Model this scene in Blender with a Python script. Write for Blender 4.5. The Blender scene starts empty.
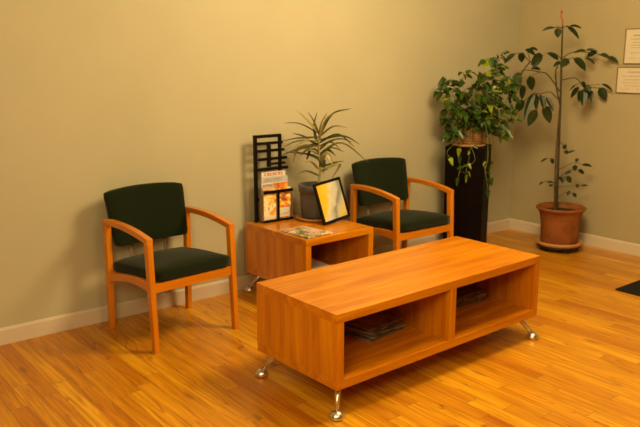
import bpy, bmesh, math, random
from mathutils import Vector, Matrix, Euler
rnd = random.Random(11)
scene = bpy.context.scene
C = scene.collection
PI = math.pi
TREE_LEAVES=[
((-0.502,-0.710,1.880),(-0.579,-0.643,1.855),0.029),
((-0.464,-0.710,1.879),(-0.448,-0.710,1.802),0.067),
((-0.360,-0.735,1.889),(-0.319,-0.823,1.790),0.048),
((-0.448,-0.806,1.890),(-0.335,-0.853,1.873),0.024),
((-0.394,-0.792,1.624),(-0.472,-0.764,1.558),0.076),
((-0.328,-0.675,1.606),(-0.381,-0.636,1.565),0.038),
((-0.371,-0.678,1.623),(-0.451,-0.617,1.678),0.048),
((-0.305,-0.776,1.635),(-0.253,-0.863,1.533),0.086),
((-0.231,-0.836,1.636),(-0.129,-0.870,1.586),0.038),
((-0.247,-0.849,1.699),(-0.304,-0.773,1.679),0.029),
((-0.223,-0.834,1.704),(-0.184,-0.921,1.691),0.029),
((-0.202,-0.831,1.647),(-0.127,-0.879,1.684),0.048),
((-0.191,-0.945,1.667),(-0.168,-1.024,1.630),0.048),
((-0.050,-0.928,1.643),(-0.050,-1.034,1.598),0.043),
((-0.675,-0.461,1.672),(-0.712,-0.383,1.593),0.048),
((-0.635,-0.494,1.684),(-0.595,-0.473,1.602),0.067),
((-0.660,-0.548,1.703),(-0.565,-0.586,1.659),0.048),
((-0.627,-0.563,1.712),(-0.532,-0.584,1.700),0.029),
((-0.470,-0.588,1.662),(-0.576,-0.555,1.582),0.086),
((-0.595,-0.660,1.647),(-0.666,-0.639,1.559),0.067),
((-0.528,-0.522,1.553),(-0.467,-0.579,1.540),0.038),
((-0.643,-0.508,1.516),(-0.728,-0.466,1.435),0.048),
((-0.660,-0.522,1.501),(-0.717,-0.491,1.308),0.076),
((-0.740,-0.494,1.382),(-0.745,-0.480,1.267),0.038),
((-0.593,-0.558,1.489),(-0.537,-0.551,1.371),0.081),
((-0.624,-0.511,1.417),(-0.582,-0.489,1.294),0.071),
((-0.574,-0.510,1.283),(-0.588,-0.436,1.178),0.086),
((-0.541,-0.580,1.353),(-0.629,-0.553,1.128),0.067),
((-0.488,-0.579,1.207),(-0.502,-0.508,1.063),0.086),
((-0.494,-0.563,1.341),(-0.482,-0.564,1.206),0.057),
((-0.490,-0.611,1.334),(-0.489,-0.648,1.210),0.057),
((-0.451,-0.615,1.241),(-0.394,-0.651,1.092),0.090),
((-0.523,-0.683,1.321),(-0.506,-0.752,1.203),0.048),
((-0.223,-0.792,1.399),(-0.228,-0.725,1.301),0.048),
((-0.334,-0.880,1.437),(-0.279,-0.885,1.403),0.048),
((-0.262,-0.863,1.386),(-0.291,-0.885,1.243),0.076),
((-0.304,-0.856,1.378),(-0.283,-0.839,1.278),0.048),
((-0.166,-0.833,1.408),(-0.187,-0.875,1.285),0.057),
((-0.183,-0.879,1.376),(-0.208,-0.917,1.271),0.043),
((-0.264,-0.791,1.420),(-0.317,-0.769,1.368),0.019),
((-0.084,-0.897,1.391),(-0.050,-0.945,1.287),0.081),
((-0.132,-0.946,1.426),(-0.050,-1.006,1.364),0.024),
((-0.277,-0.874,1.411),(-0.274,-0.931,1.364),0.067),
((-0.341,-0.759,0.880),(-0.341,-0.795,0.917),0.038),
((-0.390,-0.802,0.862),(-0.365,-0.829,0.850),0.038),
((-0.304,-0.786,0.845),(-0.277,-0.834,0.869),0.029),
((-0.521,-0.729,0.810),(-0.543,-0.683,0.773),0.019),
((-0.448,-0.732,0.805),(-0.421,-0.718,0.754),0.038),
((-0.212,-0.801,0.770),(-0.193,-0.826,0.784),0.033),
((-0.227,-0.879,0.745),(-0.158,-0.932,0.730),0.029),
((-0.249,-0.824,0.741),(-0.241,-0.823,0.688),0.052),
((-0.236,-0.851,0.700),(-0.188,-0.881,0.662),0.038),
((-0.228,-0.780,0.678),(-0.266,-0.748,0.647),0.029),
((-0.332,-0.801,0.643),(-0.284,-0.822,0.588),0.057),
((-0.383,-0.800,0.648),(-0.391,-0.809,0.598),0.048),
((-0.404,-0.631,0.585),(-0.434,-0.606,0.558),0.024),
((-0.440,-0.690,0.596),(-0.422,-0.742,0.593),0.024),
((-0.444,-0.714,0.565),(-0.410,-0.736,0.569),0.024),
((-0.467,-0.777,0.602),(-0.434,-0.794,0.592),0.024),
((-0.226,-0.844,0.576),(-0.246,-0.862,0.546),0.038),
((-0.198,-0.867,0.559),(-0.153,-0.906,0.562),0.019),
((-0.263,-0.805,0.514),(-0.288,-0.796,0.472),0.029),
((-0.240,-0.817,0.487),(-0.199,-0.832,0.457),0.038),
((-0.461,-0.781,0.481),(-0.464,-0.813,0.477),0.024),
((-0.350,-0.736,0.628),(-0.290,-0.748,0.597),0.038),
]
TREE_TWIGS=[
([(-0.401,-0.731,1.623),(-0.443,-0.698,1.671),(-0.495,-0.656,1.679)],0.0040),
([(-0.415,-0.720,1.880),(-0.447,-0.694,1.888),(-0.466,-0.679,1.880)],0.0040),
([(-0.415,-0.720,1.880),(-0.390,-0.740,1.892),(-0.371,-0.755,1.892)],0.0040),
([(-0.400,-0.732,1.606),(-0.375,-0.752,1.623),(-0.331,-0.787,1.639)],0.0040),
([(-0.402,-0.730,1.639),(-0.334,-0.785,1.687),(-0.250,-0.852,1.687),(-0.158,-0.926,1.663),(-0.104,-0.969,1.639)],0.0040),
([(-0.395,-0.736,1.261),(-0.425,-0.712,1.394),(-0.437,-0.702,1.529),(-0.425,-0.712,1.574)],0.0080),
([(-0.399,-0.733,1.459),(-0.309,-0.805,1.476),(-0.260,-0.844,1.426),(-0.207,-0.887,1.402),(-0.147,-0.934,1.393)],0.0040),
([(-0.261,-0.843,1.443),(-0.299,-0.813,1.418)],0.0030),
([(-0.208,-0.886,1.418),(-0.136,-0.943,1.422)],0.0030),
([(-0.400,-0.732,1.361),(-0.486,-0.663,1.500),(-0.539,-0.621,1.525),(-0.644,-0.537,1.541),(-0.661,-0.523,1.501),(-0.657,-0.526,1.410)],0.0050),
([(-0.608,-0.566,1.606),(-0.638,-0.542,1.558),(-0.661,-0.523,1.501)],0.0060),
([(-0.608,-0.566,1.606),(-0.662,-0.522,1.671),(-0.714,-0.481,1.671)],0.0040),
([(-0.608,-0.565,1.623),(-0.632,-0.547,1.704)],0.0040),
([(-0.403,-0.729,1.294),(-0.466,-0.679,1.361),(-0.530,-0.628,1.344),(-0.570,-0.596,1.352)],0.0040),
([(-0.530,-0.628,1.344),(-0.506,-0.647,1.244)],0.0030),
([(-0.530,-0.628,1.344),(-0.543,-0.617,1.211)],0.0030),
([(-0.608,-0.566,1.606),(-0.538,-0.621,1.647)],0.0050),
([(-0.539,-0.621,1.525),(-0.602,-0.570,1.492)],0.0030),
([(-0.570,-0.596,1.352),(-0.632,-0.546,1.286)],0.0030),
([(-0.389,-0.741,0.959),(-0.335,-0.784,0.890),(-0.320,-0.796,0.856)],0.0030),
([(-0.379,-0.749,0.702),(-0.327,-0.790,0.736),(-0.269,-0.837,0.770),(-0.221,-0.875,0.745)],0.0030),
([(-0.375,-0.752,0.632),(-0.298,-0.813,0.702),(-0.245,-0.856,0.701)],0.0030),
([(-0.379,-0.749,0.702),(-0.423,-0.713,0.788),(-0.464,-0.681,0.801)],0.0025),
([(-0.379,-0.749,0.580),(-0.447,-0.694,0.598),(-0.474,-0.673,0.598)],0.0025),
([(-0.377,-0.750,0.545),(-0.318,-0.798,0.563),(-0.210,-0.884,0.563)],0.0025),
([(-0.373,-0.754,0.458),(-0.308,-0.806,0.510),(-0.267,-0.839,0.493)],0.0025),
([(-0.375,-0.752,0.632),(-0.342,-0.778,0.641),(-0.315,-0.800,0.632)],0.0030),
]
TREE_STEM=[(-0.371,-0.755,0.370),(-0.377,-0.750,0.615),(-0.386,-0.744,0.959),(-0.393,-0.737,1.294),(-0.404,-0.728,1.623),(-0.413,-0.722,1.904)]
TREE_BUD=[(-0.413,-0.722,1.896),(-0.416,-0.719,1.944),(-0.426,-0.711,1.967),(-0.424,-0.712,2.007)]
DRAC=[
((-2.644,-0.264,1.121),(-2.708,-0.255,1.215),(-2.786,-0.230,1.290),0.023),
((-2.629,-0.268,1.135),(-2.658,-0.259,1.213),(-2.694,-0.243,1.272),0.016),
((-2.615,-0.273,1.099),(-2.542,-0.328,1.250),(-2.433,-0.411,1.292),0.023),
((-2.648,-0.258,1.114),(-2.740,-0.217,1.187),(-2.841,-0.165,1.196),0.020),
((-2.659,-0.248,1.086),(-2.754,-0.199,1.085),(-2.847,-0.148,1.069),0.020),
((-2.649,-0.258,1.065),(-2.753,-0.208,1.068),(-2.849,-0.161,1.028),0.020),
((-2.637,-0.265,1.051),(-2.743,-0.206,1.013),(-2.858,-0.137,0.963),0.023),
((-2.637,-0.255,1.014),(-2.729,-0.177,1.007),(-2.762,-0.148,0.892),0.039),
((-2.616,-0.285,0.844),(-2.683,-0.267,0.919),(-2.774,-0.224,0.944),0.023),
((-2.626,-0.274,0.815),(-2.704,-0.236,0.854),(-2.764,-0.210,0.831),0.020),
((-2.606,-0.272,1.091),(-2.520,-0.313,1.163),(-2.431,-0.361,1.155),0.020),
((-2.622,-0.292,1.045),(-2.559,-0.414,1.117),(-2.502,-0.523,1.036),0.023),
((-2.605,-0.282,1.064),(-2.483,-0.379,1.099),(-2.389,-0.454,1.039),0.020),
((-2.601,-0.278,0.978),(-2.474,-0.357,1.047),(-2.312,-0.467,0.902),0.020),
((-2.616,-0.285,1.015),(-2.534,-0.384,1.082),(-2.472,-0.463,1.063),0.020),
((-2.607,-0.296,0.873),(-2.563,-0.376,0.914),(-2.528,-0.444,0.932),0.023),
((-2.588,-0.285,0.856),(-2.478,-0.342,0.903),(-2.514,-0.285,0.776),0.031),
((-2.612,-0.291,0.894),(-2.600,-0.344,0.977),(-2.586,-0.393,0.904),0.047),
((-2.618,-0.288,0.859),(-2.654,-0.310,0.936),(-2.719,-0.302,0.969),0.031),
((-2.613,-0.281,0.965),(-2.688,-0.239,1.002),(-2.739,-0.213,0.961),0.031),
((-2.613,-0.270,0.999),(-2.632,-0.237,1.154),(-2.608,-0.241,1.265),0.023),
((-2.620,-0.290,1.073),(-2.618,-0.354,1.217),(-2.591,-0.430,1.275),0.023),
((-2.615,-0.284,1.037),(-2.697,-0.251,1.075),(-2.809,-0.190,1.007),0.027),
((-2.610,-0.288,0.930),(-2.575,-0.347,1.018),(-2.507,-0.429,0.992),0.023),
((-2.610,-0.266,0.927),(-2.665,-0.186,0.967),(-2.768,-0.073,0.978),0.023),
((-2.607,-0.286,0.944),(-2.583,-0.322,1.002),(-2.540,-0.371,0.961),0.039),
((-2.615,-0.261,0.963),(-2.635,-0.206,0.995),(-2.647,-0.163,0.905),0.039),
((-2.619,-0.288,1.108),(-2.633,-0.329,1.202),(-2.629,-0.379,1.267),0.020),
((-2.621,-0.280,0.987),(-2.575,-0.346,1.060),(-2.528,-0.411,1.006),0.023),
((-2.614,-0.271,1.014),(-2.686,-0.202,1.091),(-2.753,-0.139,1.119),0.020),
((-2.603,-0.269,0.884),(-2.555,-0.266,0.923),(-2.547,-0.234,0.817),0.031),
]
DRAC_STEM=[(-2.630,-0.262,0.712),(-2.610,-0.278,0.843),(-2.616,-0.273,1.000),(-2.616,-0.273,1.113)]
VINES=[
[(-1.104,-0.336,0.973),(-1.099,-0.357,0.908),(-1.075,-0.393,0.851),(-1.090,-0.398,0.795),(-1.132,-0.381,0.763),(-1.146,-0.387,0.690)],
[(-1.086,-0.365,0.949),(-1.089,-0.392,0.877),(-1.131,-0.389,0.797),(-1.193,-0.370,0.751),(-1.229,-0.373,0.671)],
[(-1.009,-0.425,0.991),(-1.011,-0.453,0.894),(-1.014,-0.480,0.830),(-1.042,-0.487,0.750),(-1.044,-0.515,0.654),(-1.047,-0.542,0.574)],
[(-0.968,-0.444,0.990),(-0.950,-0.475,0.925),(-0.950,-0.492,0.826),(-0.970,-0.493,0.727),(-0.972,-0.508,0.662)],
[(-1.177,-0.301,0.992),(-1.245,-0.287,0.954),(-1.280,-0.299,0.900),(-1.290,-0.332,0.838)],
[(-1.124,-0.310,0.989),(-1.152,-0.294,0.923),(-1.147,-0.304,0.840)],
[(-1.021,-0.387,1.096),(-0.975,-0.426,1.220),(-0.955,-0.444,1.342),(-0.949,-0.451,1.479),(-0.928,-0.470,1.575),(-0.901,-0.493,1.655)],
[(-1.022,-0.408,1.122),(-0.963,-0.479,1.206),(-0.944,-0.517,1.320),(-0.950,-0.535,1.433),(-0.982,-0.533,1.544),(-1.050,-0.502,1.623),(-1.101,-0.484,1.623)],
[(-1.000,-0.431,1.123),(-0.954,-0.495,1.157),(-0.917,-0.553,1.224),(-0.914,-0.584,1.322),(-0.930,-0.599,1.434)],
[(-0.984,-0.420,1.096),(-0.896,-0.495,1.088),(-0.836,-0.548,1.122),(-0.810,-0.574,1.188)],
[(-1.079,-0.349,1.138),(-1.139,-0.310,1.237),(-1.192,-0.277,1.319),(-1.232,-0.255,1.376),(-1.276,-0.229,1.400),(-1.300,-0.219,1.376)],
[(-1.089,-0.335,1.154),(-1.159,-0.283,1.253),(-1.178,-0.272,1.383),(-1.214,-0.247,1.447),(-1.248,-0.223,1.439)],
[(-1.118,-0.340,1.123),(-1.216,-0.293,1.190),(-1.280,-0.272,1.241),(-1.319,-0.272,1.290)],
[(-1.082,-0.372,1.140),(-1.133,-0.366,1.256),(-1.177,-0.366,1.370),(-1.219,-0.367,1.450),(-1.217,-0.403,1.514)],
[(-1.069,-0.382,1.140),(-1.088,-0.401,1.272),(-1.106,-0.420,1.385),(-1.105,-0.456,1.466)],
[(-1.115,-0.318,1.097),(-1.191,-0.264,1.122),(-1.242,-0.231,1.155)],
[(-1.056,-0.393,1.140),(-1.045,-0.438,1.272),(-1.059,-0.462,1.402),(-1.059,-0.497,1.497)],
[(-1.148,-0.326,1.074),(-1.243,-0.291,1.061),(-1.299,-0.288,1.032)],
[(-1.065,-0.378,1.155),(-1.032,-0.431,1.206),(-1.000,-0.484,1.272),(-1.046,-0.474,1.370)],
[(-0.912,-0.509,1.383),(-0.892,-0.561,1.416),(-0.873,-0.612,1.465)],
[(-0.990,-0.447,1.074),(-0.935,-0.528,1.027),(-0.907,-0.587,1.030)],
]


# ------------------------------------------------------------------ helpers
def link(name, bm, mat, parent=None, smooth=False, bevel=0, autosm=False):
    me = bpy.data.meshes.new(name)
    bmesh.ops.recalc_face_normals(bm, faces=bm.faces)
    bm.to_mesh(me); bm.free()
    o = bpy.data.objects.new(name, me); C.objects.link(o)
    for m in (mat if isinstance(mat, (list, tuple)) else [mat]): me.materials.append(m)
    if parent: o.parent = parent
    if smooth:
        for p in me.polygons: p.use_smooth = True
    if bevel:
        b = o.modifiers.new('bevel', 'BEVEL'); b.width = bevel; b.segments = 2; b.limit_method = 'ANGLE'
    return o
def thing(name, label, cat, loc=(0,0,0), rz=0, group=None):
    o = bpy.data.objects.new(name, None); C.objects.link(o)
    o.empty_display_size = .1
    o.location = loc; o.rotation_euler = (0,0,rz); o['label'] = label; o['category'] = cat
    if group: o['group'] = group
    return o
def tag(o, label, cat, group=None):
    o['label'] = label; o['category'] = cat
    if group: o['group'] = group
    return o
def struct(o): o['kind'] = 'structure'; return o
def box(bm, x0, x1, y0, y1, z0, z1, mi=0):
    v = [bm.verts.new((x,y,z)) for z in (z0,z1) for x,y in ((x0,y0),(x1,y0),(x1,y1),(x0,y1))]
    for f in ((0,3,2,1),(4,5,6,7),(0,1,5,4),(1,2,6,5),(2,3,7,6),(3,0,4,7)):
        bm.faces.new([v[i] for i in f]).material_index = mi
def mbox(*a):
    bm = bmesh.new(); box(bm, *a); return bm
def lathe(bm, prof, n=32, c=(0,0,0), mi=0, M=None):
    rings = []
    for r,z in prof:
        ring = []
        for i in range(n):
            a = 2*PI*i/n
            p = Vector((r*math.cos(a), r*math.sin(a), z))
            if M: p = M @ p
            ring.append(bm.verts.new(p + Vector(c)))
        rings.append(ring)
    for a,b in zip(rings, rings[1:]):
        for i in range(n):
            f = bm.faces.new([a[i], a[(i+1)%n], b[(i+1)%n], b[i]]); f.material_index = mi
    for ring, k in ((rings[0],0),(rings[-1],1)):
        try: f = bm.faces.new(ring if k else ring[::-1]); f.material_index = mi
        except ValueError: pass
def catmull(pts, sub=6):
    P = [Vector(p) for p in pts]
    if len(P) < 3: sub = max(sub, 2)
    E_ = [P[0]*2-P[1]] + P + [P[-1]*2-P[-2]]
    out = []
    for i in range(1, len(E_)-2):
        for k in range(sub):
            t = k/sub; a,b,c,d = E_[i-1],E_[i],E_[i+1],E_[i+2]
            out.append(.5*((2*b)+(c-a)*t+(2*a-5*b+4*c-d)*t*t+(3*b-a-3*c+d)*t**3))
    out.append(P[-1]); return out
def tube(bm, pts, r0, r1=None, n=8, mi=0):
    if r1 is None: r1 = r0
    pts = [Vector(p) for p in pts]; rings = []
    up = Vector((.3,.2,1)).normalized()
    for i,p in enumerate(pts):
        t = (pts[min(i+1,len(pts)-1)]-pts[max(i-1,0)]).normalized()
        s = t.cross(up)
        if s.length < .05: s = t.cross(Vector((1,0,0)))
        s.normalize(); u = s.cross(t)
        r = r0+(r1-r0)*i/(len(pts)-1)
        rings.append([bm.verts.new(p+s*r*math.cos(2*PI*k/n)+u*r*math.sin(2*PI*k/n)) for k in range(n)])
    for a,b in zip(rings, rings[1:]):
        for i in range(n): bm.faces.new([a[i],a[(i+1)%n],b[(i+1)%n],b[i]]).material_index = mi
    bm.faces.new(rings[0][::-1]).material_index = mi; bm.faces.new(rings[-1]).material_index = mi
def leaf(bm, pts, width, up=Vector((0,0,1)), shape='oval', fold=.25, mi=0, thick=.0012):
    """a leaf blade along the points, folded along its midrib, with real thickness"""
    pts = [Vector(p) for p in pts]; n = len(pts)-1; rows = []
    for i,p in enumerate(pts):
        t = i/n
        d = (pts[min(i+1,n)]-pts[max(i-1,0)]).normalized()
        s = d.cross(up)
        if s.length < .05: s = d.cross(Vector((.6,-.8,0)))
        s.normalize(); nn = s.cross(d)
        if shape == 'oval': w = (math.sin(PI*t**.85))**.8 if 0<t<1 else 0
        elif shape == 'heart': w = .45 if t==0 else 1.12*(max(0,1-t)**.62)*min(1,.72+t*1.3)
        else: w = (1-t)**.6*min(1,.55+t*2)
        w = max(w, .04)*width/2
        rows.append([bm.verts.new(p+s*w*k+nn*(abs(k)*w*fold+e)) for e in (0,-thick) for k in (-1,0,1)])
    for a,b in zip(rows, rows[1:]):
        for i,j in ((0,1),(1,2),(2,5),(5,4),(4,3),(3,0)):
            bm.faces.new([a[i],a[j],b[j],b[i]]).material_index = mi
    for a in (rows[0],rows[-1]):
        try:
            bm.faces.new([a[0],a[1],a[4],a[3]]).material_index = mi; bm.faces.new([a[1],a[2],a[5],a[4]]).material_index = mi
        except ValueError: pass
def copy_tree(o, parent=None):
    c = o.copy(); C.objects.link(c); c.parent = parent
    for ch in list(o.children): copy_tree(ch, c)
    return c

# ------------------------------------------------------------------ materials
class NT:
    def __init__(s, name, rough=.5, spec=.5, metal=0, coat=0):
        s.m = bpy.data.materials.new(name); s.m.use_nodes = True; s.t = s.m.node_tree
        s.b = s.t.nodes['Principled BSDF']; s.b.inputs['Roughness'].default_value = rough
        s.b.inputs['Specular IOR Level'].default_value = spec; s.b.inputs['Metallic'].default_value = metal
        s.b.inputs['Coat Weight'].default_value = coat; s.b.inputs['Coat Roughness'].default_value = .15
    def n(s, typ, **kw):
        nd = s.t.nodes.new(typ)
        for k,v in kw.items():
            if k.startswith('i_'): nd.inputs[k[2:].replace('_',' ')].default_value = v
            else: setattr(nd, k, v)
        return nd
    def l(s, a, b): s.t.links.new(a, b)
    def math(s, op, a, b=None, c=None):
        nd = s.n('ShaderNodeMath', operation=op)
        for i,v in enumerate((a,b,c)):
            if v is None: continue
            if isinstance(v,(int,float)): nd.inputs[i].default_value = v
            else: s.l(v, nd.inputs[i])
        return nd.outputs[0]
    def ramp(s, fac, stops, interp='LINEAR'):
        r = s.n('ShaderNodeValToRGB'); cr = r.color_ramp; cr.interpolation = interp
        while len(cr.elements) < len(stops): cr.elements.new(.5)
        for e,(p,c) in zip(cr.elements, stops): e.position = p; e.color = (*c,1)
        s.l(fac, r.inputs[0]); return r.outputs[0]
    def mix(s, fac, a, b, mode='MIX'):
        nd = s.n('ShaderNodeMix', data_type='RGBA', blend_type=mode)
        for sock,v in ((nd.inputs[0],fac),(nd.inputs[6],a),(nd.inputs[7],b)):
            if isinstance(v,(int,float)): sock.default_value = v
            elif isinstance(v,tuple): sock.default_value = (*v,1)
            else: s.l(v, sock)
        return nd.outputs[2]
    def coords(s, scale, obj=True, rnd_=False):
        tc = s.n('ShaderNodeTexCoord'); mp = s.n('ShaderNodeMapping'); mp.inputs['Scale'].default_value = scale
        s.l(tc.outputs['Object'], mp.inputs[0]); return mp.outputs[0]
    def noise(s, vec, scale, detail=3, rough=.5, dist=0):
        nd = s.n('ShaderNodeTexNoise'); nd.inputs['Scale'].default_value = scale; nd.inputs['Detail'].default_value = detail
        nd.inputs['Roughness'].default_value = rough; nd.inputs['Distortion'].default_value = dist
        if vec is not None: s.l(vec, nd.inputs['Vector'])
        return nd.outputs['Fac']
    def bump(s, h, strength=.2, dist=.01):
        b = s.n('ShaderNodeBump'); b.inputs['Strength'].default_value = strength; b.inputs['Distance'].default_value = dist
        s.l(h, b.inputs['Height']); s.l(b.outputs[0], s.b.inputs['Normal'])
    def col(s, c):
        if isinstance(c, tuple): s.b.inputs['Base Color'].default_value = (*c,1)
        else: s.l(c, s.b.inputs['Base Color'])
        return s.m

def wall_mat(name, c):
    m = NT(name, .62, .3); v = m.coords((1,1,1))
    f = m.noise(v, 2.0, 3)
    m.bump(m.noise(v, 260, 2), .06, .002)
    return m.col(m.ramp(f, [(.3,tuple(x*.97 for x in c)),(.7,tuple(min(1,x*1.03) for x in c))]))
WALL_C = (.46,.43,.305)
M_wall = wall_mat('sage_wall_paint', WALL_C)
M_wall_shaded = wall_mat('sage_wall_paint_shaded', (.405,.35,.215))  # same sage paint, the right wall's shade put into the colour
M_ceil = wall_mat('ceiling_paint', (.34,.31,.26))
M_walld = wall_mat('unseen_wall_darkened', (.14,.11,.07))  # unseen walls, darkened along with the ceiling to cut bounce light
M_trim = wall_mat('cream_trim_paint', (.62,.53,.42))

def laminate(name, axis, c0, c1, c2, rough=.32):
    m = NT(name, rough, .5, coat=.25)
    sc = [17,17,17]; sc[axis] = 1.3
    v = m.coords(tuple(sc))
    f1 = m.noise(v, 1.0, 5, .6, .4)
    sc2 = [120,120,120]; sc2[axis] = 6
    f2 = m.noise(m.coords(tuple(sc2)), 1.0, 3, .5)
    f = m.math('ADD', m.math('MULTIPLY', f1, .72), m.math('MULTIPLY', f2, .28))
    m.bump(f2, .04, .001)
    return m.col(m.ramp(f, [(.32,c0),(.5,c1),(.68,c2)]))
CH = ((.39,.105,.001),(.56,.186,.002),(.70,.275,.003))
M_lam = [laminate('cherry_laminate_'+a, i, *CH, rough=.27) for i,a in enumerate(('long','cross','upright'))]
CW = ((.50,.150,.003),(.60,.195,.005),(.68,.24,.007))
M_chw = [laminate('chair_maple_'+a, i, *CW, rough=.3) for i,a in enumerate(('wide','deep','tall'))]

def floor_mat():
    m = NT('oak_strip_floor', .3, .5)
    g = m.n('ShaderNodeNewGeometry'); sx = m.n('ShaderNodeSeparateXYZ'); m.l(g.outputs['Position'], sx.inputs[0])
    X, Y = sx.outputs[0], sx.outputs[1]
    W = .083
    u = m.math('DIVIDE', X, W); col_ = m.math('FLOOR', u); fu = m.math('FRACT', u)
    wn = m.n('ShaderNodeTexWhiteNoise', noise_dimensions='1D'); m.l(col_, wn.inputs['W'])
    ln = 1.05
    v = m.math('ADD', m.math('DIVIDE', Y, ln), m.math('MULTIPLY', wn.outputs['Value'], 13.7))
    row = m.math('FLOOR', v); fv = m.math('FRACT', v)
    cmb = m.n('ShaderNodeCombineXYZ'); m.l(col_, cmb.inputs[0]); m.l(row, cmb.inputs[1])
    w2 = m.n('ShaderNodeTexWhiteNoise', noise_dimensions='3D'); m.l(cmb.outputs[0], w2.inputs['Vector'])
    h = w2.outputs['Value']
    base = m.ramp(h, [(0,(.54,.200,.005)),(.14,(.64,.275,.007)),(.4,(.69,.32,.008)),(.7,(.74,.36,.010)),(.9,(.82,.43,.014)),(1,(.56,.215,.006))])
    # grain: stretched along the board, shifted per board
    off = m.n('ShaderNodeCombineXYZ'); m.l(m.math('MULTIPLY', h, 37.0), off.inputs[0]); m.l(m.math('MULTIPLY', h, 91.0), off.inputs[1]); m.l(m.math('MULTIPLY',h,17.0), off.inputs[2])
    def gv(sx_, sy_):
        c = m.n('ShaderNodeCombineXYZ'); m.l(m.math('MULTIPLY', X, sx_), c.inputs[0]); m.l(m.math('MULTIPLY', Y, sy_), c.inputs[1])
        a = m.n('ShaderNodeVectorMath', operation='ADD'); m.l(c.outputs[0], a.inputs[0]); m.l(off.outputs[0], a.inputs[1]); return a.outputs[0]
    g1 = m.noise(gv(42,2.2), 1.0, 5, .62, .9)
    # cathedral figure: rings of a slowly varying field
    fld = m.noise(gv(8,.6), 1.0, 1, .4, .0)
    rings = m.math('ABSOLUTE', m.math('SINE', m.math('MULTIPLY', fld, 42.0)))
    ringd = m.ramp(rings, [(0,(.0,.0,.0)),(.30,(1,1,1))])
    pick = m.math('GREATER_THAN', m.math('FRACT', m.math('MULTIPLY', h, 7.31)), .55)
    drift = m.noise(gv(3.5,1.1), 1.0, 2, .5)
    base = m.mix(m.ramp(drift, [(.35,(.75,.75,.75)),(.62,(0,0,0))]), base, (.84,.76,.68), 'MULTIPLY')
    c1 = m.mix(m.math('MULTIPLY', m.ramp(g1, [(.36,(1,1,1)),(.62,(0,0,0))]), .95), base, (.62,.50,.38), 'MULTIPLY')
    inv = m.math('MULTIPLY', m.math('SUBTRACT', 1.0, ringd), m.math('MULTIPLY', pick, .75))
    c2 = m.mix(inv, c1, (.50,.36,.22), 'MULTIPLY')
    # knots
    vo = m.n('ShaderNodeTexVoronoi'); vo.inputs['Scale'].default_value = 1.0; m.l(gv(5.5,1.9), vo.inputs['Vector'])
    kn = m.ramp(vo.outputs['Distance'], [(.04,(1,1,1)),(.13,(0,0,0))])
    c3 = m.mix(m.math('MULTIPLY', kn, .7), c2, (.2,.07,.015))
    # seams
    du = m.math('MINIMUM', fu, m.math('SUBTRACT', 1.0, fu)); dv = m.math('MINIMUM', fv, m.math('SUBTRACT', 1.0, fv))
    su = m.math('LESS_THAN', du, .022); sv = m.math('LESS_THAN', dv, .0022)
    seam = m.math('MAXIMUM', su, sv)
    c4 = m.mix(m.math('MULTIPLY', seam, .42), c3, (.16,.055,.012))
    m.l(m.math('ADD', .24, m.math('MULTIPLY', g1, .14)), m.b.inputs['Roughness'])
    m.bump(m.math('SUBTRACT', m.math('MULTIPLY', g1, .25), seam), .12, .002)
    return m.col(c4)
M_floor = floor_mat()

def fabric(name, c):
    m = NT(name, .95, .12); v = m.coords((1,1,1))
    f = m.noise(v, 420, 2); m.bump(f, .35, .002)
    m.b.inputs['Sheen Weight'].default_value = .10
    return m.col(m.ramp(f, [(.3,tuple(x*.7 for x in c)),(.7,tuple(x*1.3 for x in c))]))
M_green = fabric('dark_green_upholstery', (.0075,.0125,.0035))
def simple(name, c, rough=.5, metal=0, spec=.5, var=.12, scale=30, bump=0):
    m = NT(name, rough, spec, metal); v = m.coords((1,1,1)); f = m.noise(v, scale, 3)
    if bump: m.bump(f, bump, .004)
    return m.col(m.ramp(f, [(.3,tuple(x*(1-var) for x in c)),(.7,tuple(min(1,x*(1+var)) for x in c))]))
M_chrome = simple('brushed_nickel', (.72,.67,.58), .33, 1, var=.04)
M_black = simple('black_lacquer', (.003,.002,.0015), .45, spec=.2)
M_ped = simple('espresso_veneer', (.0030,.0008,.0006), .55, spec=.10, var=.3, scale=12)
M_mat = simple('black_rubber_ribs', (.009,.0085,.008), .85, bump=.3, scale=90, spec=.2)
M_greypot = simple('blue_grey_ceramic', (.085,.088,.092), .45, var=.12, scale=9)
M_soil = simple('potting_soil', (.025,.014,.008), .95, var=.5, scale=60, bump=.8)
M_paper = simple('page_edges', (.42,.36,.26), .8, var=.1, scale=200)  # greyed for every magazine, the cubby shade put into the colour
M_dkplastic = simple('dark_caster_rubber', (.012,.01,.009), .6)
M_saucer = simple('clay_saucer', (.50,.24,.08), .6, var=.1, scale=14)
M_acryl = simple('smoky_plastic_side', (.30,.24,.17), .2, var=.1)
def terracotta(name, c0, c1):
    m = NT(name, .6, .35); v = m.coords((1,1,1)); f = m.noise(v, 7, 5, .6, .5)
    m.bump(m.noise(v, 60, 3), .15, .003)
    return m.col(m.ramp(f, [(.3,c0),(.7,c1)]))
M_terra = terracotta('terracotta_clay', (.19,.052,.010), (.31,.105,.024))
def wicker():
    m = NT('woven_wicker', .7, .3); v = m.coords((1,1,1))
    w = m.n('ShaderNodeTexWave', wave_type='BANDS', bands_direction='Z'); w.inputs['Scale'].default_value = 22; w.inputs['Distortion'].default_value = 1.5
    m.l(v, w.inputs['Vector']); m.bump(w.outputs['Fac'], .6, .006)
    return m.col(m.ramp(w.outputs['Fac'], [(0,(.16,.07,.02)),(1,(.45,.23,.08))]))
M_wicker = wicker()
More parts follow.
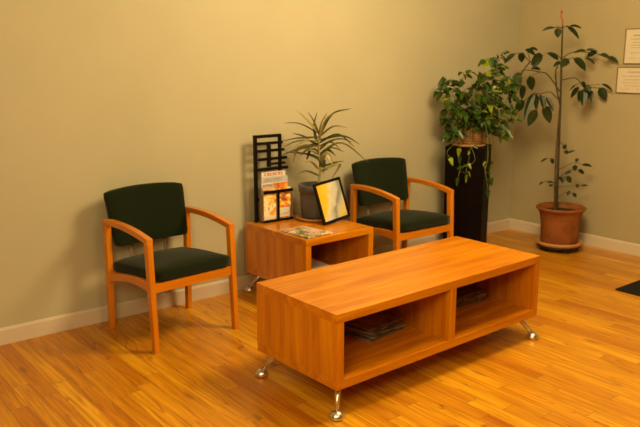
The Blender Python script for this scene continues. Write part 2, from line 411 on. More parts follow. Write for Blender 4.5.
def leafm(name, c, rough=.38, trans=.25, spec=.45):
    m = NT(name, rough, spec); v = m.coords((1,1,1)); f = m.noise(v, 25, 3)
    r = m.ramp(f, [(.3,tuple(x*.75 for x in c)),(.7,tuple(x*1.25 for x in c))])
    m.l(r, m.b.inputs['Base Color'])
    tr = m.n('ShaderNodeBsdfTranslucent'); m.l(r, tr.inputs[0]); mx = m.n('ShaderNodeMixShader'); mx.inputs[0].default_value = trans
    out = m.t.nodes['Material Output']; m.l(m.b.outputs[0], mx.inputs[1]); m.l(tr.outputs[0], mx.inputs[2]); m.l(mx.outputs[0], out.inputs[0])
    return m.m
M_pothos = [leafm('pothos_dark_leaf',(.03,.065,.006)), leafm('pothos_mid_leaf',(.042,.098,.006)), leafm('pothos_lime_leaf',(.24,.30,.015)), leafm('pothos_deep_leaf',(.018,.04,.005))]  # deepest green falls on leaves at random
M_vine = simple('vine_stem', (.16,.19,.05), .6)
M_tree = [leafm('tree_leaf_deep',(.016,.034,.005), .42), leafm('tree_leaf_olive',(.035,.055,.009), .42)]
M_bark = simple('green_bark', (.035,.034,.009), .75, var=.25, scale=40)
M_bark2 = simple('brown_bark', (.11,.045,.015), .8, var=.25, scale=40)
M_bud = simple('red_bud', (.42,.07,.015), .6)
def drac(name, e, c_):
    return leafm(name, e)
M_drac = [leafm('dracaena_green_leaf',(.10,.10,.022)), leafm('dracaena_cream_leaf',(.36,.31,.11)), leafm('dracaena_deep_leaf',(.045,.055,.012))]
M_twig = simple('yellow_petiole', (.30,.24,.06), .6)
def cover(name, cols, scale=9, seed=0.0, paper=(.8,.77,.7), rough=.3):
    """blotchy printed colour picture"""
    m = NT(name, rough, .5); tc = m.n('ShaderNodeTexCoord'); mp = m.n('ShaderNodeMapping')
    mp.inputs['Location'].default_value = (seed, seed*1.7, seed*.6); m.l(tc.outputs['Object'], mp.inputs[0])
    f = m.noise(mp.outputs[0], scale, 3, .55, .8)
    stops = [(.30+.40*i/(len(cols)-1), c) for i,c in enumerate(cols)]
    return m.col(m.ramp(f, stops))

# ------------------------------------------------------------------ room
def plane_box(name, *a, mat): return struct(link(name, mbox(*a), mat))
XL, YF, HC = -8.2, -7.2, 2.75
plane_box('floor', XL-.1, .1, YF-.1, .1, -.1, 0, mat=M_floor)
plane_box('wall_back', XL, 0, 0, .1, 0, HC, mat=M_wall)
plane_box('wall_right', 0, .1, YF, .1, 0, HC, mat=M_wall_shaded)
plane_box('wall_left', XL-.1, XL, YF, .1, 0, HC, mat=M_walld)
plane_box('wall_front', XL-.1, .1, YF-.1, YF, 0, HC, mat=M_walld)
plane_box('ceiling', XL-.1, .1, YF-.1, .1, HC, HC+.1, mat=M_ceil)
def baseboard(name, axis):
    bm = bmesh.new(); prof = [(0,0),(.016,0),(.016,.088),(.010,.098),(.004,.101),(0,.101)]
    if axis == 'back': ends = [(XL,0),(0,0)]; f = lambda e,d,z: (e[0]-(d if e[0]==0 else 0), -d, z)
    else: ends = [(0,YF),(0,0)]; f = lambda e,d,z: (-d, e[1]-(d if e[1]==0 else 0), z)
    r = [[bm.verts.new(f(e,d,z)) for d,z in prof] for e in ends]
    n = len(prof)
    for i in range(n): bm.faces.new([r[0][i],r[0][(i+1)%n],r[1][(i+1)%n],r[1][i]])
    bm.faces.new(r[0]); bm.faces.new(r[1][::-1])
    struct(link(name, bm, M_trim))
baseboard('baseboard_back','back'); baseboard('baseboard_right','right')

# ------------------------------------------------------------------ laminate tables
def splayed_leg(parent, x, y, dx, dy, zt):
    bm = bmesh.new()
    top = Vector((x,y,zt)); foot = Vector((x+dx,y+dy,.028))
    lathe(bm, [(.024,zt-.004),(.024,zt)], 20, (x,y,0))
    tube(bm, [top, top.lerp(foot,.5), foot], .017, .0095, 14)
    leg = link('leg', bm, M_chrome, parent, smooth=True)
    bm = bmesh.new(); prof = [(.026,0),(.034,.003)]
    for k in range(0,9):
        a = k/8*PI/2; prof.append((.036*math.cos(a)+.0002, .010+.030*math.sin(a)))
    lathe(bm, prof, 24, (foot.x,foot.y,0))
    f = link('foot', bm, M_chrome, leg, smooth=True); f['label'] = 'polished metal ball foot'
def lam_table(name, label, cat, loc, rz, L, W, H, zb, divider=None):
    t = thing(name, label, cat, loc, rz); T = .044
    link('top_panel', mbox(0,L,0,W,H-T,H), M_lam[0], t, bevel=.0015)
    link('bottom_panel', mbox(0,L,0,W,zb,zb+T), M_lam[0], t, bevel=.0015)
    link('side_panel', mbox(0,T,0.0006,W-.0006,zb+T,H-T), M_lam[2], t)
    link('side_panel', mbox(L-T,L,0.0006,W-.0006,zb+T,H-T), M_lam[2], t)
    link('back_panel', mbox(T,L-T,W-.02,W-.004,zb+T,H-T), M_lam[0], t)
    if divider: link('divider', mbox(divider-T/2,divider+T/2,.001,W-.02,zb+T,H-T), M_lam[2], t)
    i, o = .082, .012
    for x,dx in ((i,o-i),(L-i,i-o)):
        for y,dy in ((i,o-i),(W-i,i-o)): splayed_leg(t, x, y, dx, dy, zb)
    return t
lam_table('coffee_table', 'long low orange cherry laminate coffee table with two open cubbies on metal ball feet', 'coffee table',
          (-3.8328,-1.9245,0), .018, 1.5695, .6282, .5106, .1429, divider=.803)
lam_table('side_table', 'square cherry laminate side table against the wall between the two chairs', 'side table',
          (-3.0944,-.7389,0), .0212, .5938, .6808, .505, .1429)

# ------------------------------------------------------------------ armchairs
def superpad(bm, W, D, H, taper=0, crown=.0, n=10, p=5.0, rot=None, top_w=1.0, arch=0, curve=0):
    """closed pad: rounded box W x D x H (z up) with crowned top"""
    bmesh.ops.create_cube(bm, size=2)
    bmesh.ops.subdivide_edges(bm, edges=bm.edges[:], cuts=n, use_grid_fill=True)
    for v in bm.verts:
        c = v.co.copy()
        # rounded-box projection
        q = Vector((c.x*W/2, c.y*D/2, c.z*H/2)); r = min(W,D,H)*.34
        inn = Vector((max(-W/2+r,min(W/2-r,q.x)), max(-D/2+r,min(D/2-r,q.y)), max(-H/2+r,min(H/2-r,q.z))))
        d = q-inn
        if d.length > 1e-6: q = inn + d.normalized()*min(r, max(d.length, r) if d.length>r*.3 else d.length)
        q.z += crown*(1-c.x**2)*(1-c.y**2)*(1 if c.z>0 else 0)
        v.co = q
M_bracket = simple('tan_metal_strap', (.20,.14,.08), .5)
def make_chair():
    t = thing('armchair', 'x', 'armchair', group=None)
    w, d = .279, .2595; lw, ld = .0175, .021
    FZ, BZ = .660, .694       # arm top heights at front and back
    # legs (front, back) taper slightly to the floor
    def legbm(x, y, zt, tp=.86, lean=0):
        bm = bmesh.new()
        v = []
        for z,k in ((0,tp),(.25,.95),(zt,1.0)):
            v.append([bm.verts.new((x+a*lw*k, y+lean*z/.66+b*ld*k, z)) for a,b in ((-1,-1),(1,-1),(1,1),(-1,1))])
        for p_,q_ in zip(v,v[1:]):
            for i in range(4): bm.faces.new([p_[i],p_[(i+1)%4],q_[(i+1)%4],q_[i]])
        bm.faces.new(v[0][::-1]); bm.faces.new(v[-1]); return bm
    for s in (-1,1):
        link('leg', legbm(s*w, -d, FZ-.030, lean=.030), M_chw[2], t, bevel=.003)
        link('leg', legbm(s*w, d, BZ-.034, lean=-.018), M_chw[2], t, bevel=.003)
        # curved arm
        bm = bmesh.new(); N = 16; secs = []
        for k in range(N+1):
            u = k/N; y = -d-ld+.030 + u*(2*d+2*ld-.048); zt = FZ+(BZ-FZ)*u + .021*4*u*(1-u); th = .034
            zb = zt-th
            secs.append([bm.verts.new((s*w+a*(.0195), y, z)) for a,z in ((-1,zb),(1,zb),(1,zt),(-1,zt))])
        for p_,q_ in zip(secs,secs[1:]):
            for i in range(4): bm.faces.new([p_[i],p_[(i+1)%4],q_[(i+1)%4],q_[i]])
        bm.faces.new(secs[0][::-1]); bm.faces.new(secs[-1])
        link('armrest', bm, M_chw[1], t, bevel=.003)
        # arched side rail under the seat
        bm = bmesh.new(); secs = []
        for k in range(N+1):
            u = k/N; y = -d+ld*.9+.017 + u*(2*d-1.8*ld-.026); zt = .412-.048*u+.012*4*u*(1-u); zb = .352-.045*u+.030*4*u*(1-u)
            secs.append([bm.verts.new((s*w+a*.013, y, z)) for a,z in ((-1,zb),(1,zb),(1,zt),(-1,zt))])
        for p_,q_ in zip(secs,secs[1:]):
            for i in range(4): bm.faces.new([p_[i],p_[(i+1)%4],q_[(i+1)%4],q_[i]])
        bm.faces.new(secs[0][::-1]); bm.faces.new(secs[-1])
        link('side_rail', bm, M_chw[1], t, bevel=.002)
    link('front_rail', mbox(-w+lw*.9,w-lw*.9,-d+.004,-d+.028,.345,.400), M_chw[0], t, bevel=.002)
    link('back_rail', mbox(-w+lw*.9,w-lw*.9,d-.020,d+.004,.315,.368), M_chw[0], t, bevel=.002)
    # seat cushion
    bm = bmesh.new(); superpad(bm, .516, .530, .080, crown=.034)
    for v in bm.verts:
        f = (v.co.y+.2675)/.535
        v.co.z += .441 - .046*f; v.co.y += -.006
    link('seat', bm, M_green, t, smooth=True)
    # reclined back pad, arched along its top edge, wider above the arms
    bm = bmesh.new(); superpad(bm, .532, .335, .058, crown=0)
    tilt = math.radians(12.5)
    for v in bm.verts:
        x,h,dep = v.co.x, v.co.y+.1675, v.co.z       # lay pad upright
        f = h/.335
        k = .945 + .075*f
        if f > .5: h += .018*(1-(x/.266)**2)*(f-.5)*2
        y = -dep + .030*(1-(x/.27)**2)                # shallow concave for the sitter
        v.co = Vector((x*k, y*math.cos(tilt)+h*math.sin(tilt)-.016+d-.042, .524+h*math.cos(tilt)-y*math.sin(tilt)*.3))
    link('backrest', bm, M_green, t, smooth=True)
    for s in (-1,1):
        bm = bmesh.new(); box(bm, s*.12-.011, s*.12+.011, d-.006, d+.000, .35, .60)
        b = link('back_bracket', bm, M_bracket, t, bevel=.001); b['label'] = 'metal strap joining seat rail and backrest'
    return t
chair = make_chair()
def base_center(px, py, a, w=.558, dd=.5188):
    return (px+math.cos(a)*w/2-math.sin(a)*dd/2, py+math.sin(a)*w/2+math.cos(a)*dd/2, 0)
chair.location = base_center(-4.1232,-.6779,.0802); chair.rotation_euler = (0,0,.0802)
chair['label'] = 'green upholstered wooden armchair standing alone at left against the bare wall'
chair['group'] = 'waiting room armchairs'
c2 = copy_tree(chair)
c2.location = (-1.923,-.424,0); c2.rotation_euler = (0,0,-.030)
c2['label'] = 'green upholstered wooden armchair between the side table and the dark pedestal'

# ------------------------------------------------------------------ pedestal + pothos
ped = thing('pedestal', 'tall square espresso brown plant pedestal near the room corner', 'pedestal', (-.975,-.262,0), math.radians(29))
bm = bmesh.new(); s0, s1, H = .160, .165, .895
v = [[bm.verts.new((a*s,b*s,z)) for a,b in ((-1,-1),(1,-1),(1,1),(-1,1))] for s,z in ((s0,0),(s1,H))]
for i in range(4): bm.faces.new([v[0][i],v[0][(i+1)%4],v[1][(i+1)%4],v[1][i]])
bm.faces.new(v[0][::-1]); bm.faces.new(v[1])
link('column', bm, M_ped, ped, bevel=.003)
link('top_panel', mbox(-.168,.168,-.168,.168,H,H+.018), M_ped, ped, bevel=.002)
PX, PY, PZ = -.985, -.27, .913
pp = thing('potted_pothos', 'bushy pothos with trailing vines in a woven pot on the dark pedestal', 'potted plant', (PX,PY,PZ))
def loc(p, o): return Vector(p)-Vector(o)
PO = (PX,PY,PZ)
bm = bmesh.new(); lathe(bm, [(.100,.012),(.108,.02),(.125,.10),(.132,.19),(.138,.20),(.138,.212),(.124,.212),(.118,.18)], 32)
link('pot', bm, M_wicker, pp, smooth=True)
bm = bmesh.new(); lathe(bm, [(.125,0),(.138,.002),(.146,.02),(.140,.02),(.130,.010),(.10,.0095)], 32)
link('saucer', bm, M_saucer, pp, smooth=True)
bm = bmesh.new(); lathe(bm, [(.02,.15),(.117,.15),(.119,.178),(.06,.188),(.001,.19)], 24)
link('soil', bm, M_soil, pp, smooth=True)
bs = bmesh.new(); bl = bmesh.new()
def pothos_leaf(p, d, size, mi):
    d = d.normalized()
    s = d.cross(Vector((0,0,1)))
    tilt = Vector((rnd.uniform(-.6,.6)-.35, rnd.uniform(-.6,.6)-.45, rnd.uniform(.25,1))).normalized()
    q = [p + d*size*f + Vector((0,0,-size*.28*f*f)) for f in (0,.08,.22,.38,.55,.72,.87,1.0)]
    leaf(bl, q, size*.78, tilt, 'heart', .22, mi)
for vi,V in enumerate(VINES):
    pts = [loc(p,PO) for p in V]
    hang = V[-1][2] < .95
    start = Vector((pts[0].x*.5, pts[0].y*.5, .19)) if not hang else None
    if hang:
        dirv = Vector((pts[0].x, pts[0].y, 0)); dirv = dirv.normalized() if dirv.length>.02 else Vector((-.6,-.8,0))
        if dirv.y > -.2: dirv = Vector((dirv.x,-.75,0)).normalized()
        first = [dirv*.07+Vector((0,0,.2)), dirv*.15+Vector((0,0,.225)), dirv*.185+Vector((0,0,.13))]
        # keep hanging strands outside the pedestal faces
        rest = []
        for q in pts[2:]:
            rest.append(q)
        pts = first + rest
        fd = Vector((-.62,-.78,0)).normalized()
        for k in range(2,len(pts)):
            while abs((pts[k].xy).dot(Vector((math.cos(math.radians(29)),math.sin(math.radians(29)))))) < .19 and abs((pts[k].xy).dot(Vector((-math.sin(math.radians(29)),math.cos(math.radians(29)))))) < .19:
                pts[k] = pts[k] + fd*.01
    else: pts = [start]+pts
    cv = catmull(pts, 5)
    tube(bs, cv, .0028, .0018, 6)
    n = len(cv)
    step = 3 if hang else 2
    for i in range(4 if hang else 2, n, step):
        rep = 1 if hang else 2
        for r_ in range(rep):
            if hang and rnd.random() < .35: continue
            p = cv[i]; tdir = (cv[min(i+1,n-1)]-cv[i-1]).normalized()
            side = Vector((rnd.uniform(-1,1), rnd.uniform(-1,.6), rnd.uniform(-.35,.6)))
            pe = p + side.normalized()*rnd.uniform(.02,.06)*(.5 if hang else 1)
            tube(bs, [p, p.lerp(pe,.5)+Vector((0,0,.006)), pe], .0014, .0012, 4)
            dd = Vector((side.x, side.y, rnd.uniform(-.9,.1))) + tdir*.3
            u = rnd.random(); mi = 2 if u>.955 or (hang and u>.72) else (1 if u>.55 else (0 if u>.2 else 3))
            pothos_leaf(pe, dd, rnd.uniform(.045,.078)*(.72 if hang else 1), mi)
    pothos_leaf(cv[-1], cv[-1]-cv[-3]+Vector((0,0,-.01)), .055 if hang else .065, 2 if vi%4==0 else 1)
# full crown over the pot
for k in range(125):
    a = rnd.uniform(0,2*PI); r = rnd.uniform(.03,.26)**.9; 
    ctr = Vector((-.02,-.02,.27))
    q = Vector((math.cos(a)*r*1.0+.02, math.sin(a)*r*.8, rnd.uniform(-.13,.17)-r*.25))+ctr
    if k > 88: q = Vector((rnd.uniform(.03,.24), rnd.uniform(-.14,.10), rnd.uniform(.24,.60)))
    # leave the front of the pot partly open
    if q.z < .20 and q.x*-.62+q.y*-.78 > .02 and abs(q.x*.78-q.y*.62) < .09: continue
    if q.xy.length < .15 and q.z < .24: continue
    dd = Vector((math.cos(a), math.sin(a)*.8-.3, rnd.uniform(-.9,.2)))
    u = rnd.random(); mi = 2 if u>.98 else (1 if u>.6 else (0 if u>.25 else 3))
    st = Vector((q.x*.55,q.y*.55,max(.19,q.z-.06)))
    tube(bs, [st, st.lerp(q,.6)+Vector((0,0,.02)), q], .0015, .0012, 4)
    pothos_leaf(q, dd, rnd.uniform(.048,.08), mi)
link('vines', bs, M_vine, pp, smooth=True)
link('foliage', bl, M_pothos, pp, smooth=False)

# ------------------------------------------------------------------ tall tree in terracotta pot on a rolling caddy
TX, TY = -.335, -.775
cd = thing('plant_caddy', 'low round dark plant caddy on casters beneath the big terracotta pot', 'plant caddy', (TX,TY,0))
bm = bmesh.new(); lathe(bm, [(.165,.036),(.185,.036),(.185,.052),(.165,.052)], 36); link('ring', bm, M_dkplastic, cd, bevel=.002)
for k in range(5):
    a = 2*PI*k/5+.5
    bm = bmesh.new(); x,y = .155*math.cos(a), .155*math.sin(a)
    M = Matrix.Rotation(PI/2,4,'X')
    lathe(bm, [(.010,-.012),(.017,-.012),(.017,.012),(.010,.012)], 16, (x,y,.0172), M=M); box(bm, x-.012,x+.012,y-.015,y+.015,.028,.040)
    link('caster', bm, M_dkplastic, cd)
TO = (TX,TY,.052)
tp = thing('potted_tree', 'tall thin leafy tree in a large terracotta pot by the right wall', 'potted plant', TO)
bm = bmesh.new(); lathe(bm, [(.14,0),(.185,.001),(.196,.012),(.198,.034),(.188,.034),(.182,.014),(.10,.0135)], 40)
link('saucer', bm, M_saucer, tp, smooth=True)
bm = bmesh.new(); lathe(bm, [(.10,.015),(.150,.015),(.154,.03),(.158,.10),(.162,.19),(.172,.255),(.188,.300),(.206,.312),(.209,.326),(.200,.333),(.186,.330),(.172,.29),(.165,.25)], 40)
link('pot', bm, M_terra, tp, smooth=True)
bm = bmesh.new(); lathe(bm, [(.05,.22),(.160,.22),(.172,.285),(.09,.293),(.001,.294)], 28); link('soil', bm, M_soil, tp, smooth=True)
bm = bmesh.new(); tube(bm, [loc((TREE_STEM[0][0],TREE_STEM[0][1],.33),TO)]+[p for p in catmull([loc(q,TO) for q in TREE_STEM],5)][0:], .0125, .006, 10)
link('trunk', bm, M_bark, tp, smooth=True)
bm = bmesh.new()
tube(bm, catmull([Vector((-.02+loc(TREE_STEM[0],TO).x, loc(TREE_STEM[0],TO).y,.28)), loc(TREE_STEM[1],TO)+Vector((-.016,.014,0)), loc(TREE_STEM[2],TO)+Vector((-.014,.012,0)), loc(TREE_STEM[3],TO)],5), .009, .005, 8)
link('side_stem', bm, M_bark2, tp, smooth=True)
twl = []
for pts,r in TREE_TWIGS:
    P = catmull([loc(q,TO) for q in pts], 4); twl += P
    bm = bmesh.new(); tube(bm, P, r*1.0, r*.6, 6); link('branch', bm, M_bark, tp, smooth=True)
bm = bmesh.new()
for i,(b,tpt,w) in enumerate(TREE_LEAVES):
    b, e = loc(b,TO), loc(tpt,TO)
    L = (e-b).length
    near = min(twl, key=lambda q:(q-b).length)
    if (near-b).length > .012: tube(bm, [near, near.lerp(b,.5)+Vector((0,0,.008)), b], .0018, .0015, 5, mi=2)
    sag = Vector((0,0,L*.10))
    P = [b.lerp(e,f)+sag*math.sin(PI*f) for f in (0,.15,.3,.5,.7,.85,1)]
    up = Vector((-.75+rnd.uniform(-.3,.3), -.75+rnd.uniform(-.3,.3), rnd.uniform(.2,.7))).normalized()
    leaf(bm, P, max(w,.013)*.88, up, 'oval', .25, 0 if rnd.random()<.65 else 1)
link('foliage', bm, M_tree+[M_bark], tp)
bm = bmesh.new(); P = catmull([loc(q,TO) for q in TREE_BUD],4); tube(bm, P, .006, .0045, 8)
bmesh.ops.create_icosphere(bm, subdivisions=2, radius=.012, matrix=Matrix.Translation(P[-1]))
bd = link('bud', bm, M_bud, tp, smooth=True); bd['label'] = 'reddish growing tip'

# ------------------------------------------------------------------ dracaena on side table
DX, DY, DZ = -2.645, -.272, .5055
DO = (DX,DY,DZ)
dp = thing('potted_dracaena', 'spiky striped leaf plant in a blue grey pot on the side table', 'potted plant', DO)
bm = bmesh.new(); lathe(bm, [(.10,0),(.128,.001),(.140,.010),(.147,.022),(.141,.024),(.132,.012),(.09,.011)], 36); link('saucer', bm, M_saucer, dp, smooth=True)
bm = bmesh.new(); lathe(bm, [(.08,.013),(.100,.013),(.105,.03),(.113,.16),(.116,.205),(.123,.206),(.126,.248),(.122,.253),(.113,.252),(.110,.20)], 36); link('pot', bm, M_greypot, dp, bevel=0, smooth=True)
bm = bmesh.new(); lathe(bm, [(.04,.16),(.109,.16),(.111,.215),(.06,.222),(.001,.223)], 24); link('soil', bm, M_soil, dp, smooth=True)
bm = bmesh.new(); sp = catmull([Vector((.01,0,.20))]+[loc(q,DO) for q in DRAC_STEM[1:]],5); tube(bm, sp, .009, .005, 8)
link('stem', bm, M_twig, dp, smooth=True)
bm = bmesh.new()
for i,(b,m_,e,w) in enumerate(DRAC):
    b,m_,e = loc(b,DO),loc(m_,DO),loc(e,DO)
    b = min(sp, key=lambda q:(q-b).length)
    wall = -.02-DY
    for q in (m_,e):
        if q.y > wall: q.y = wall
    P = catmull([b,m_,e],5)
    up = Vector((-.5+rnd.uniform(-.3,.3), -.5+rnd.uniform(-.3,.3), .7)).normalized()
    u = rnd.random()
    leaf(bm, P, w*1.08, up, 'blade', .35, 0 if u<.50 else (1 if u<.70 else 2), thick=.001)
link('foliage', bm, M_drac, dp)

# ------------------------------------------------------------------ picture frame leaning on the pot
b0 = Vector((-2.738,-.489,.507)); b1 = Vector((-2.474,-.457,.5315))
ex = (b1-b0); FW = ex.length; ex.normalize()
upv = Vector((-.0360,.0790,.2820)); upv = (upv-ex*upv.dot(ex)); FH = .295; upv.normalize(); nn = ex.cross(upv)   # nn points to viewer
fr = thing('picture_frame', 'black framed yellow and grey abstract picture leaning on the side table pot', 'picture frame', b0)
fr.rotation_euler = Matrix((ex,-nn,upv)).transposed().to_euler()
bm = bmesh.new(); e=.019
for a in ((0,FW,0,.016,0,e),(0,FW,0,.016,FH-e,FH),(0,e,0,.016,e,FH-e),(FW-e,FW,0,.016,e,FH-e)): box(bm,*a)
link('frame', bm, M_black, fr, bevel=.0015)
def art_mat():
    m = NT('abstract_print', .35, .5); tc = m.n('ShaderNodeTexCoord'); sx = m.n('ShaderNodeSeparateXYZ'); m.l(tc.outputs['Object'], sx.inputs[0])
    n1 = m.noise(tc.outputs['Object'], 9, 3, .5, .8)
    sw = m.math('ADD', m.math('ADD', m.math('MULTIPLY', sx.outputs[0], 2.6), m.math('MULTIPLY', sx.outputs[2], -1.15)), m.math('MULTIPLY', n1, .42))
    c = m.ramp(sw, [(.02,(.85,.44,.005)),(.22,(.85,.52,.03)),(.31,(.62,.58,.45)),(.42,(.48,.48,.42)),(.53,(.20,.20,.18)),(.64,(.50,.48,.34)),(.76,(.62,.46,.08)),(.9,(.35,.34,.28))])
    n2 = m.noise(tc.outputs['Object'], 26, 3, .6, 1.5)
    return m.col(m.mix(m.math('MULTIPLY', m.ramp(n2,[(.55,(0,0,0)),(.64,(1,1,1))]), .5), c, (.42,.42,.40)))
link('picture', mbox(e-.001,FW-e+.001,.004,.010,e-.001,FH-e+.001), art_mat(), fr)

# ------------------------------------------------------------------ magazine rack and its magazines
RX, RY, RZ = -3.060, -.200, .5055
rk = thing('magazine_rack', 'black lattice backed magazine rack on the left of the side table', 'magazine rack', (RX,RY,RZ), -.02)
y0, y1 = .085, .103
for a in ((.000,.024,y0,y1,0,.612), (.206,.228,y0,y1,0,.606)): link('post', mbox(*a), M_black, rk, bevel=.001)
for x0,x1,z0,z1 in ((.0,.228,.590,.612), (.024,.240,.542,.561), (.024,.254,.490,.509), (.038,.278,.431,.450), (.110,.262,.397,.412), (.022,.285,.360,.380), (.022,.206,.150,.168), (.022,.206,.01,.026)):
    link('slat', mbox(x0,x1,y0+.003,y1+.002,z0,z1), M_black, rk, bevel=.001)
link('mullion', mbox(.112,.138,y0+.002,y1,.385,.545), M_black, rk, bevel=.001)
F = .030      # front face of the holder
link('holder_side', mbox(.032,.036,F+.002,y0,.0,.20), M_acryl, rk); link('holder_side', mbox(.276,.280,F+.002,y0,.0,.19), M_acryl, rk)
bm = bmesh.new()   # holder floor, front lip and the T shaped bars in one welded frame
for a in ((.032,.280,F-.002,y0,0,.012),(.032,.280,F-.006,F,.010,.020),(.032,.280,F-.006,F,.206,.228),(.145,.164,F-.0065,F,.015,.215)): box(bm,*a)
link('front_bars', bm, M_black, rk, bevel=.001)
def upright_mag(x0, x1, y, z0, z1, mats, label, bands):
    t = thing('magazine', label, 'magazine', (RX+x0, RY+y, RZ+z0), -.02, group='magazines standing in the rack')
    W_, H_ = x1-x0, z1-z0
    link('pages', mbox(.001,W_-.001,.0012,.006,.001,H_-.001), M_paper, t)
    bm = bmesh.new(); box(bm, 0,W_,0,.0012,0,H_,0); box(bm, 0,W_,.006,.0072,0,H_,0)
    for (a,b,c,d_,mi) in bands: box(bm, W_*a,W_*b,-.0005,0.0002,H_*c,H_*d_,mi)
    link('cover', bm, mats, t)
MW = simple('cover_white', (.70,.66,.58), .35, var=.05); MR = simple('cover_red', (.55,.05,.02), .35); MO = simple('cover_orange', (.85,.28,.02), .35, var=.25, scale=25)
MY = simple('cover_yellow', (.90,.60,.05), .35, var=.1); MB = simple('cover_black', (.02,.018,.02), .3); ML = simple('cover_lilac_grey', (.50,.47,.52), .35, var=.08)
K1 = cover('cover_photo_warm', [(.12,.03,.02),(.85,.25,.03),(.95,.62,.10),(.9,.85,.7),(.25,.10,.04)], 22, 1.3)
K2 = cover('cover_photo_fruit', [(.9,.85,.75),(.95,.6,.08),(.85,.22,.03),(.12,.05,.03),(.9,.8,.6)], 20, 5.1)
K3 = cover('cover_photo_sunset', [(.25,.08,.03),(.75,.22,.03),(.95,.5,.05)], 16, 9.7)
K4 = cover('cover_photo_dim', [(.10,.08,.07),(.4,.3,.22),(.65,.5,.35)], 24, 3.2)
def letters(a,b,c,d_,n,mi):
    out = []; w_ = (b-a)/n
    for k in range(n):
        x = a+w_*k
        out.append((x,x+w_*.25,c,d_,mi)); out.append((x,x+w_*.7,d_-(d_-c)*.25,d_,mi))
        if k%2: out.append((x+w_*.45,x+w_*.7,c,d_,mi))
        else: out.append((x,x+w_*.7,c,c+(d_-c)*.22,mi))
    return out
upright_mag(.048,.250,.072,.013,.352,[MW,MR,MB], 'white topped magazine with red lettering at the very back of the rack', letters(.12,.92,.92,.98,7,1)+[(0,1,.865,.895,2)])
upright_mag(.040,.262,.062,.013,.316,[MW,ML,K4,K3], 'magazine with a grey masthead and orange sunset picture, middle row of the rack', [(0,1,.87,1,1),(0.03,.42,.72,.84,2),(.44,1,.70,.85,3)]+letters(.1,.9,.90,.97,8,0))
upright_mag(.040,.143,.038,.013,.236,[K1,MW,MY,MR], 'narrow magazine with yellow and orange fruit cover, front left pocket', [(.05,.95,.04,.16,1)])
upright_mag(.166,.270,.038,.013,.236,[K2,MW,MO,MR], 'narrow magazine with pale cover and white lower panel, front right pocket', [(.08,.92,.06,.36,1)]+letters(.15,.85,.12,.18,6,2))
upright_mag(.040,.140,.050,.013,.248,[ML,MW], 'pale grey booklet behind the fruit cover in the left pocket', [])

def flat_mag(name, label, cat, x, y, z, a, W_, L_, th, mat, group=None, title=None, bend=0):
    t = thing(name, label, cat, (x,y,z), a, group)
    link('pages', mbox(-W_/2+.002,W_/2-.001,-L_/2+.001,L_/2-.001,.0012,th-.0012), M_paper, t)
    bm = bmesh.new(); box(bm,-W_/2,W_/2,-L_/2,L_/2,th-.0012,th); box(bm,-W_/2,W_/2,-L_/2,L_/2,0,.0012); box(bm,-W_/2,-W_/2+.0015,-L_/2,L_/2,.0012,th-.0012)
    ms = [mat]
    if title:
        ms.append(title)
        for (a_,b_,c_,d_,mi) in letters(.08,.9,.86,.95,7,1): box(bm,-W_/2+W_*a_,-W_/2+W_*b_,-L_/2+L_*c_,-L_/2+L_*d_,th-.0002,th+.0004,1)
    link('cover', bm, ms, t)
    return t
K5 = cover('cover_garden_photo', [(.88,.84,.74),(.10,.11,.03),(.20,.17,.05),(.85,.78,.62),(.65,.12,.06),(.86,.82,.7)], 17, 2.2)
K6 = cover('cover_cubby_shaded_a', [(.24,.16,.08),(.07,.045,.03),(.40,.28,.15)], 14, 7.7, rough=.45)  # cubby covers, shade of the recess dimmed into their colours
K7 = cover('cover_cubby_shaded_b', [(.28,.23,.15),(.12,.09,.06),(.06,.05,.04)], 12, 4.4, rough=.45)
K8 = cover('cover_cubby_shaded_c', [(.06,.04,.03),(.24,.16,.09),(.36,.27,.17)], 12, 8.9, rough=.45)
flat_mag('magazine','newspaper style magazine lying under the garden cover on the side table','magazine', -2.955,-.560,.5055, .10,.225,.285,.003, MW)
flat_mag('magazine','glossy magazine with green and white cover photo, uppermost on the side table','magazine', -2.965,-.575,.509, .06,.210,.272,.004, K5, title=MR)
# inside the side table
flat_mag('magazine','thick pale catalogue lying inside the side table opening','magazine', -2.900,-.535,.1875, .03,.235,.285,.038, MW)
flat_mag('magazine','white brochure on top of the catalogue inside the side table','magazine', -2.885,-.525,.226, -.05,.215,.280,.030, MW)
# left cubby of the coffee table: a loose fanned pile
pile = [(-3.265,-1.545,.10,.215,.28,.010,K7),(-3.255,-1.530,.25,.21,.275,.008,K6),(-3.245,-1.540,-.08,.21,.275,.009,K8),(-3.275,-1.52,.36,.205,.27,.006,K7),(-3.265,-1.53,.20,.21,.275,.010,K6),(-3.245,-1.52,.05,.21,.27,.006,K8)]
lab = ['tan magazine at the bottom of the pile in the left cubby','brown magazine second from bottom of the left cubby pile','ochre magazine in the middle of the left cubby pile','crooked grey magazine above the middle of the left cubby pile','brown magazine second from top of the left cubby pile','small dark ochre magazine crowning the left cubby pile']
z = .1875
for (x,y,a,w_,l_,th,k),lb in zip(pile,lab):
    flat_mag('magazine', lb, 'magazine', x,y,z,a+1.60,w_,l_,th,k, group='magazines in the coffee table'); z += th+.0004
z = .1875
for i,(x,y,a,th,k) in enumerate([(-2.51,-1.485,1.5,.024,K7),(-2.50,-1.485,1.45,.020,K8),(-2.51,-1.48,1.6,.016,K7)]):
    flat_mag('magazine', ['thick tan magazine at the bottom of the right cubby stack','ochre magazine in the middle of the right cubby stack','grey magazine topping the right cubby stack'][i], 'magazine', x,y,z,a,.215,.28,th,k, group='magazines in the coffee table'); z += th+.0004

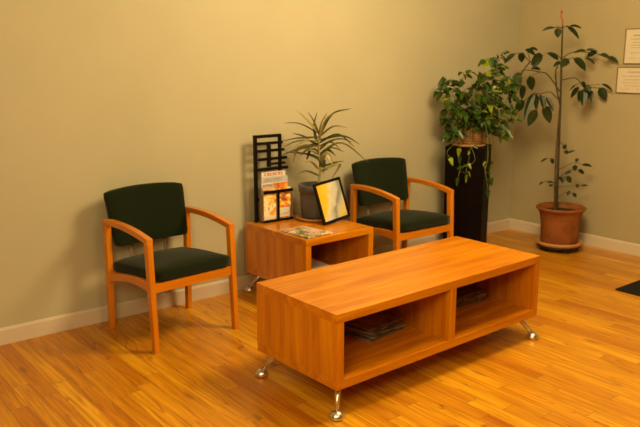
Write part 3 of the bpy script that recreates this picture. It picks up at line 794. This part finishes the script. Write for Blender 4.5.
# ------------------------------------------------------------------ certificates on the right wall, black mat
def certificate(label, y1_, z0, z1, wdt, lines):
    t = thing('framed_certificate', label, 'framed certificate', (-.001, y1_, z0), 0, group='certificates on the right wall')
    H_ = z1-z0; b=.007
    bm = bmesh.new()
    for a in ((-.018,0,-wdt,0,0,b),(-.018,0,-wdt,0,H_-b,H_),(-.018,0,-wdt,-wdt+b,b,H_-b),(-.018,0,-b,0,b,H_-b)): box(bm,*a)
    link('frame', bm, simple('thin_wood_moulding',(.22,.14,.07),.4), t, bevel=.001)
    bm = bmesh.new(); box(bm,-.010,-.001,-wdt+b,-b,b,H_-b,0)
    for (u0,u1,v,hh) in lines: box(bm,-.0105,-.0098,-wdt+b+(1-u1)*(wdt-2*b),-wdt+b+(1-u0)*(wdt-2*b),b+v*(H_-2*b),b+v*(H_-2*b)+hh,1)
    link('document', bm, [simple('certificate_paper',(.62,.56,.44),.5,var=.03), simple('certificate_ink',(.36,.31,.23),.6)], t)
certificate('tall cream certificate in a thin frame, upper one on the right wall', -1.054, 1.590, 1.874, .23, [(.28,.72,.80,.010),(.2,.8,.70,.006),(.3,.7,.60,.006),(.2,.8,.52,.005),(.25,.75,.45,.005),(.2,.8,.30,.004),(.15,.45,.14,.003),(.55,.85,.14,.003)])
certificate('wide cream certificate in a thin frame, lower one on the right wall', -1.008, 1.352, 1.568, .30, [(.3,.7,.80,.008),(.15,.85,.64,.005),(.2,.8,.50,.005),(.15,.85,.38,.004),(.25,.75,.26,.004),(.1,.4,.12,.003),(.6,.9,.12,.003)])
bm = bmesh.new(); box(bm, -1.025,-.15,-2.55,-1.700,0.0005,.010)
mt = link('floor_mat', bm, M_mat, bevel=.003); tag(mt, 'black rubber floor mat lying on the wood floor at far right', 'floor mat')

# ------------------------------------------------------------------ lights
def ceil_light(x, y, e, size=.5, col=(1,.74,.42)):
    L = bpy.data.lights.new('ceiling_lamp','AREA'); L.shape = 'DISK'; L.size = size; L.energy = e; L.color = col
    o = bpy.data.objects.new('ceiling_lamp', L); C.objects.link(o); o.location = (x,y,HC-.03); return o
def point_light(x, y, z, e, rad=.35, col=(1,.735,.34)):  # unseen point source without a fixture, favours walls and upright faces
    L = bpy.data.lights.new('unseen_point_light','POINT'); L.shadow_soft_size = rad; L.energy = e; L.color = col
    o = bpy.data.objects.new('unseen_point_light', L); C.objects.link(o); o.location = (x,y,z); return o
point_light(-2.5,-2.0,2.5,245,.4)
point_light(-5.6,-3.1,1.75,145,.5)  # added fill from the left for table side and lower wall
point_light(-4.3,-4.2,2.55,75,.35)  # added fill for the near left floor

w = bpy.data.worlds.new('world'); scene.world = w; w.use_nodes = True
w.node_tree.nodes['Background'].inputs[0].default_value = (.05,.04,.03,1); w.node_tree.nodes['Background'].inputs[1].default_value = .2

# ------------------------------------------------------------------ camera
yaw, pitch, roll, f = .8958, .2088, -.0006, 725.39
fw = Vector((math.cos(yaw)*math.cos(pitch), math.sin(yaw)*math.cos(pitch), -math.sin(pitch)))
r = fw.cross(Vector((0,0,1))).normalized(); u = r.cross(fw)
r, u = r*math.cos(roll)+u*math.sin(roll), u*math.cos(roll)-r*math.sin(roll)
cam = bpy.data.cameras.new('camera'); co = bpy.data.objects.new('camera', cam); C.objects.link(co)
M = Matrix((r,u,-fw)).transposed().to_4x4(); M.translation = Vector((-5.812,-4.277,1.6255)); co.matrix_world = M
cam.sensor_width = 36; cam.lens = f*36/640; cam.clip_start = .05
cam.dof.use_dof = True; cam.dof.focus_distance = 3.7; cam.dof.aperture_fstop = 3.5
scene.camera = co
vs = scene.view_settings; vs.view_transform = 'Standard'; vs.look = 'None'; vs.gamma = 1; vs.use_curve_mapping = False
vs.exposure = 0.0
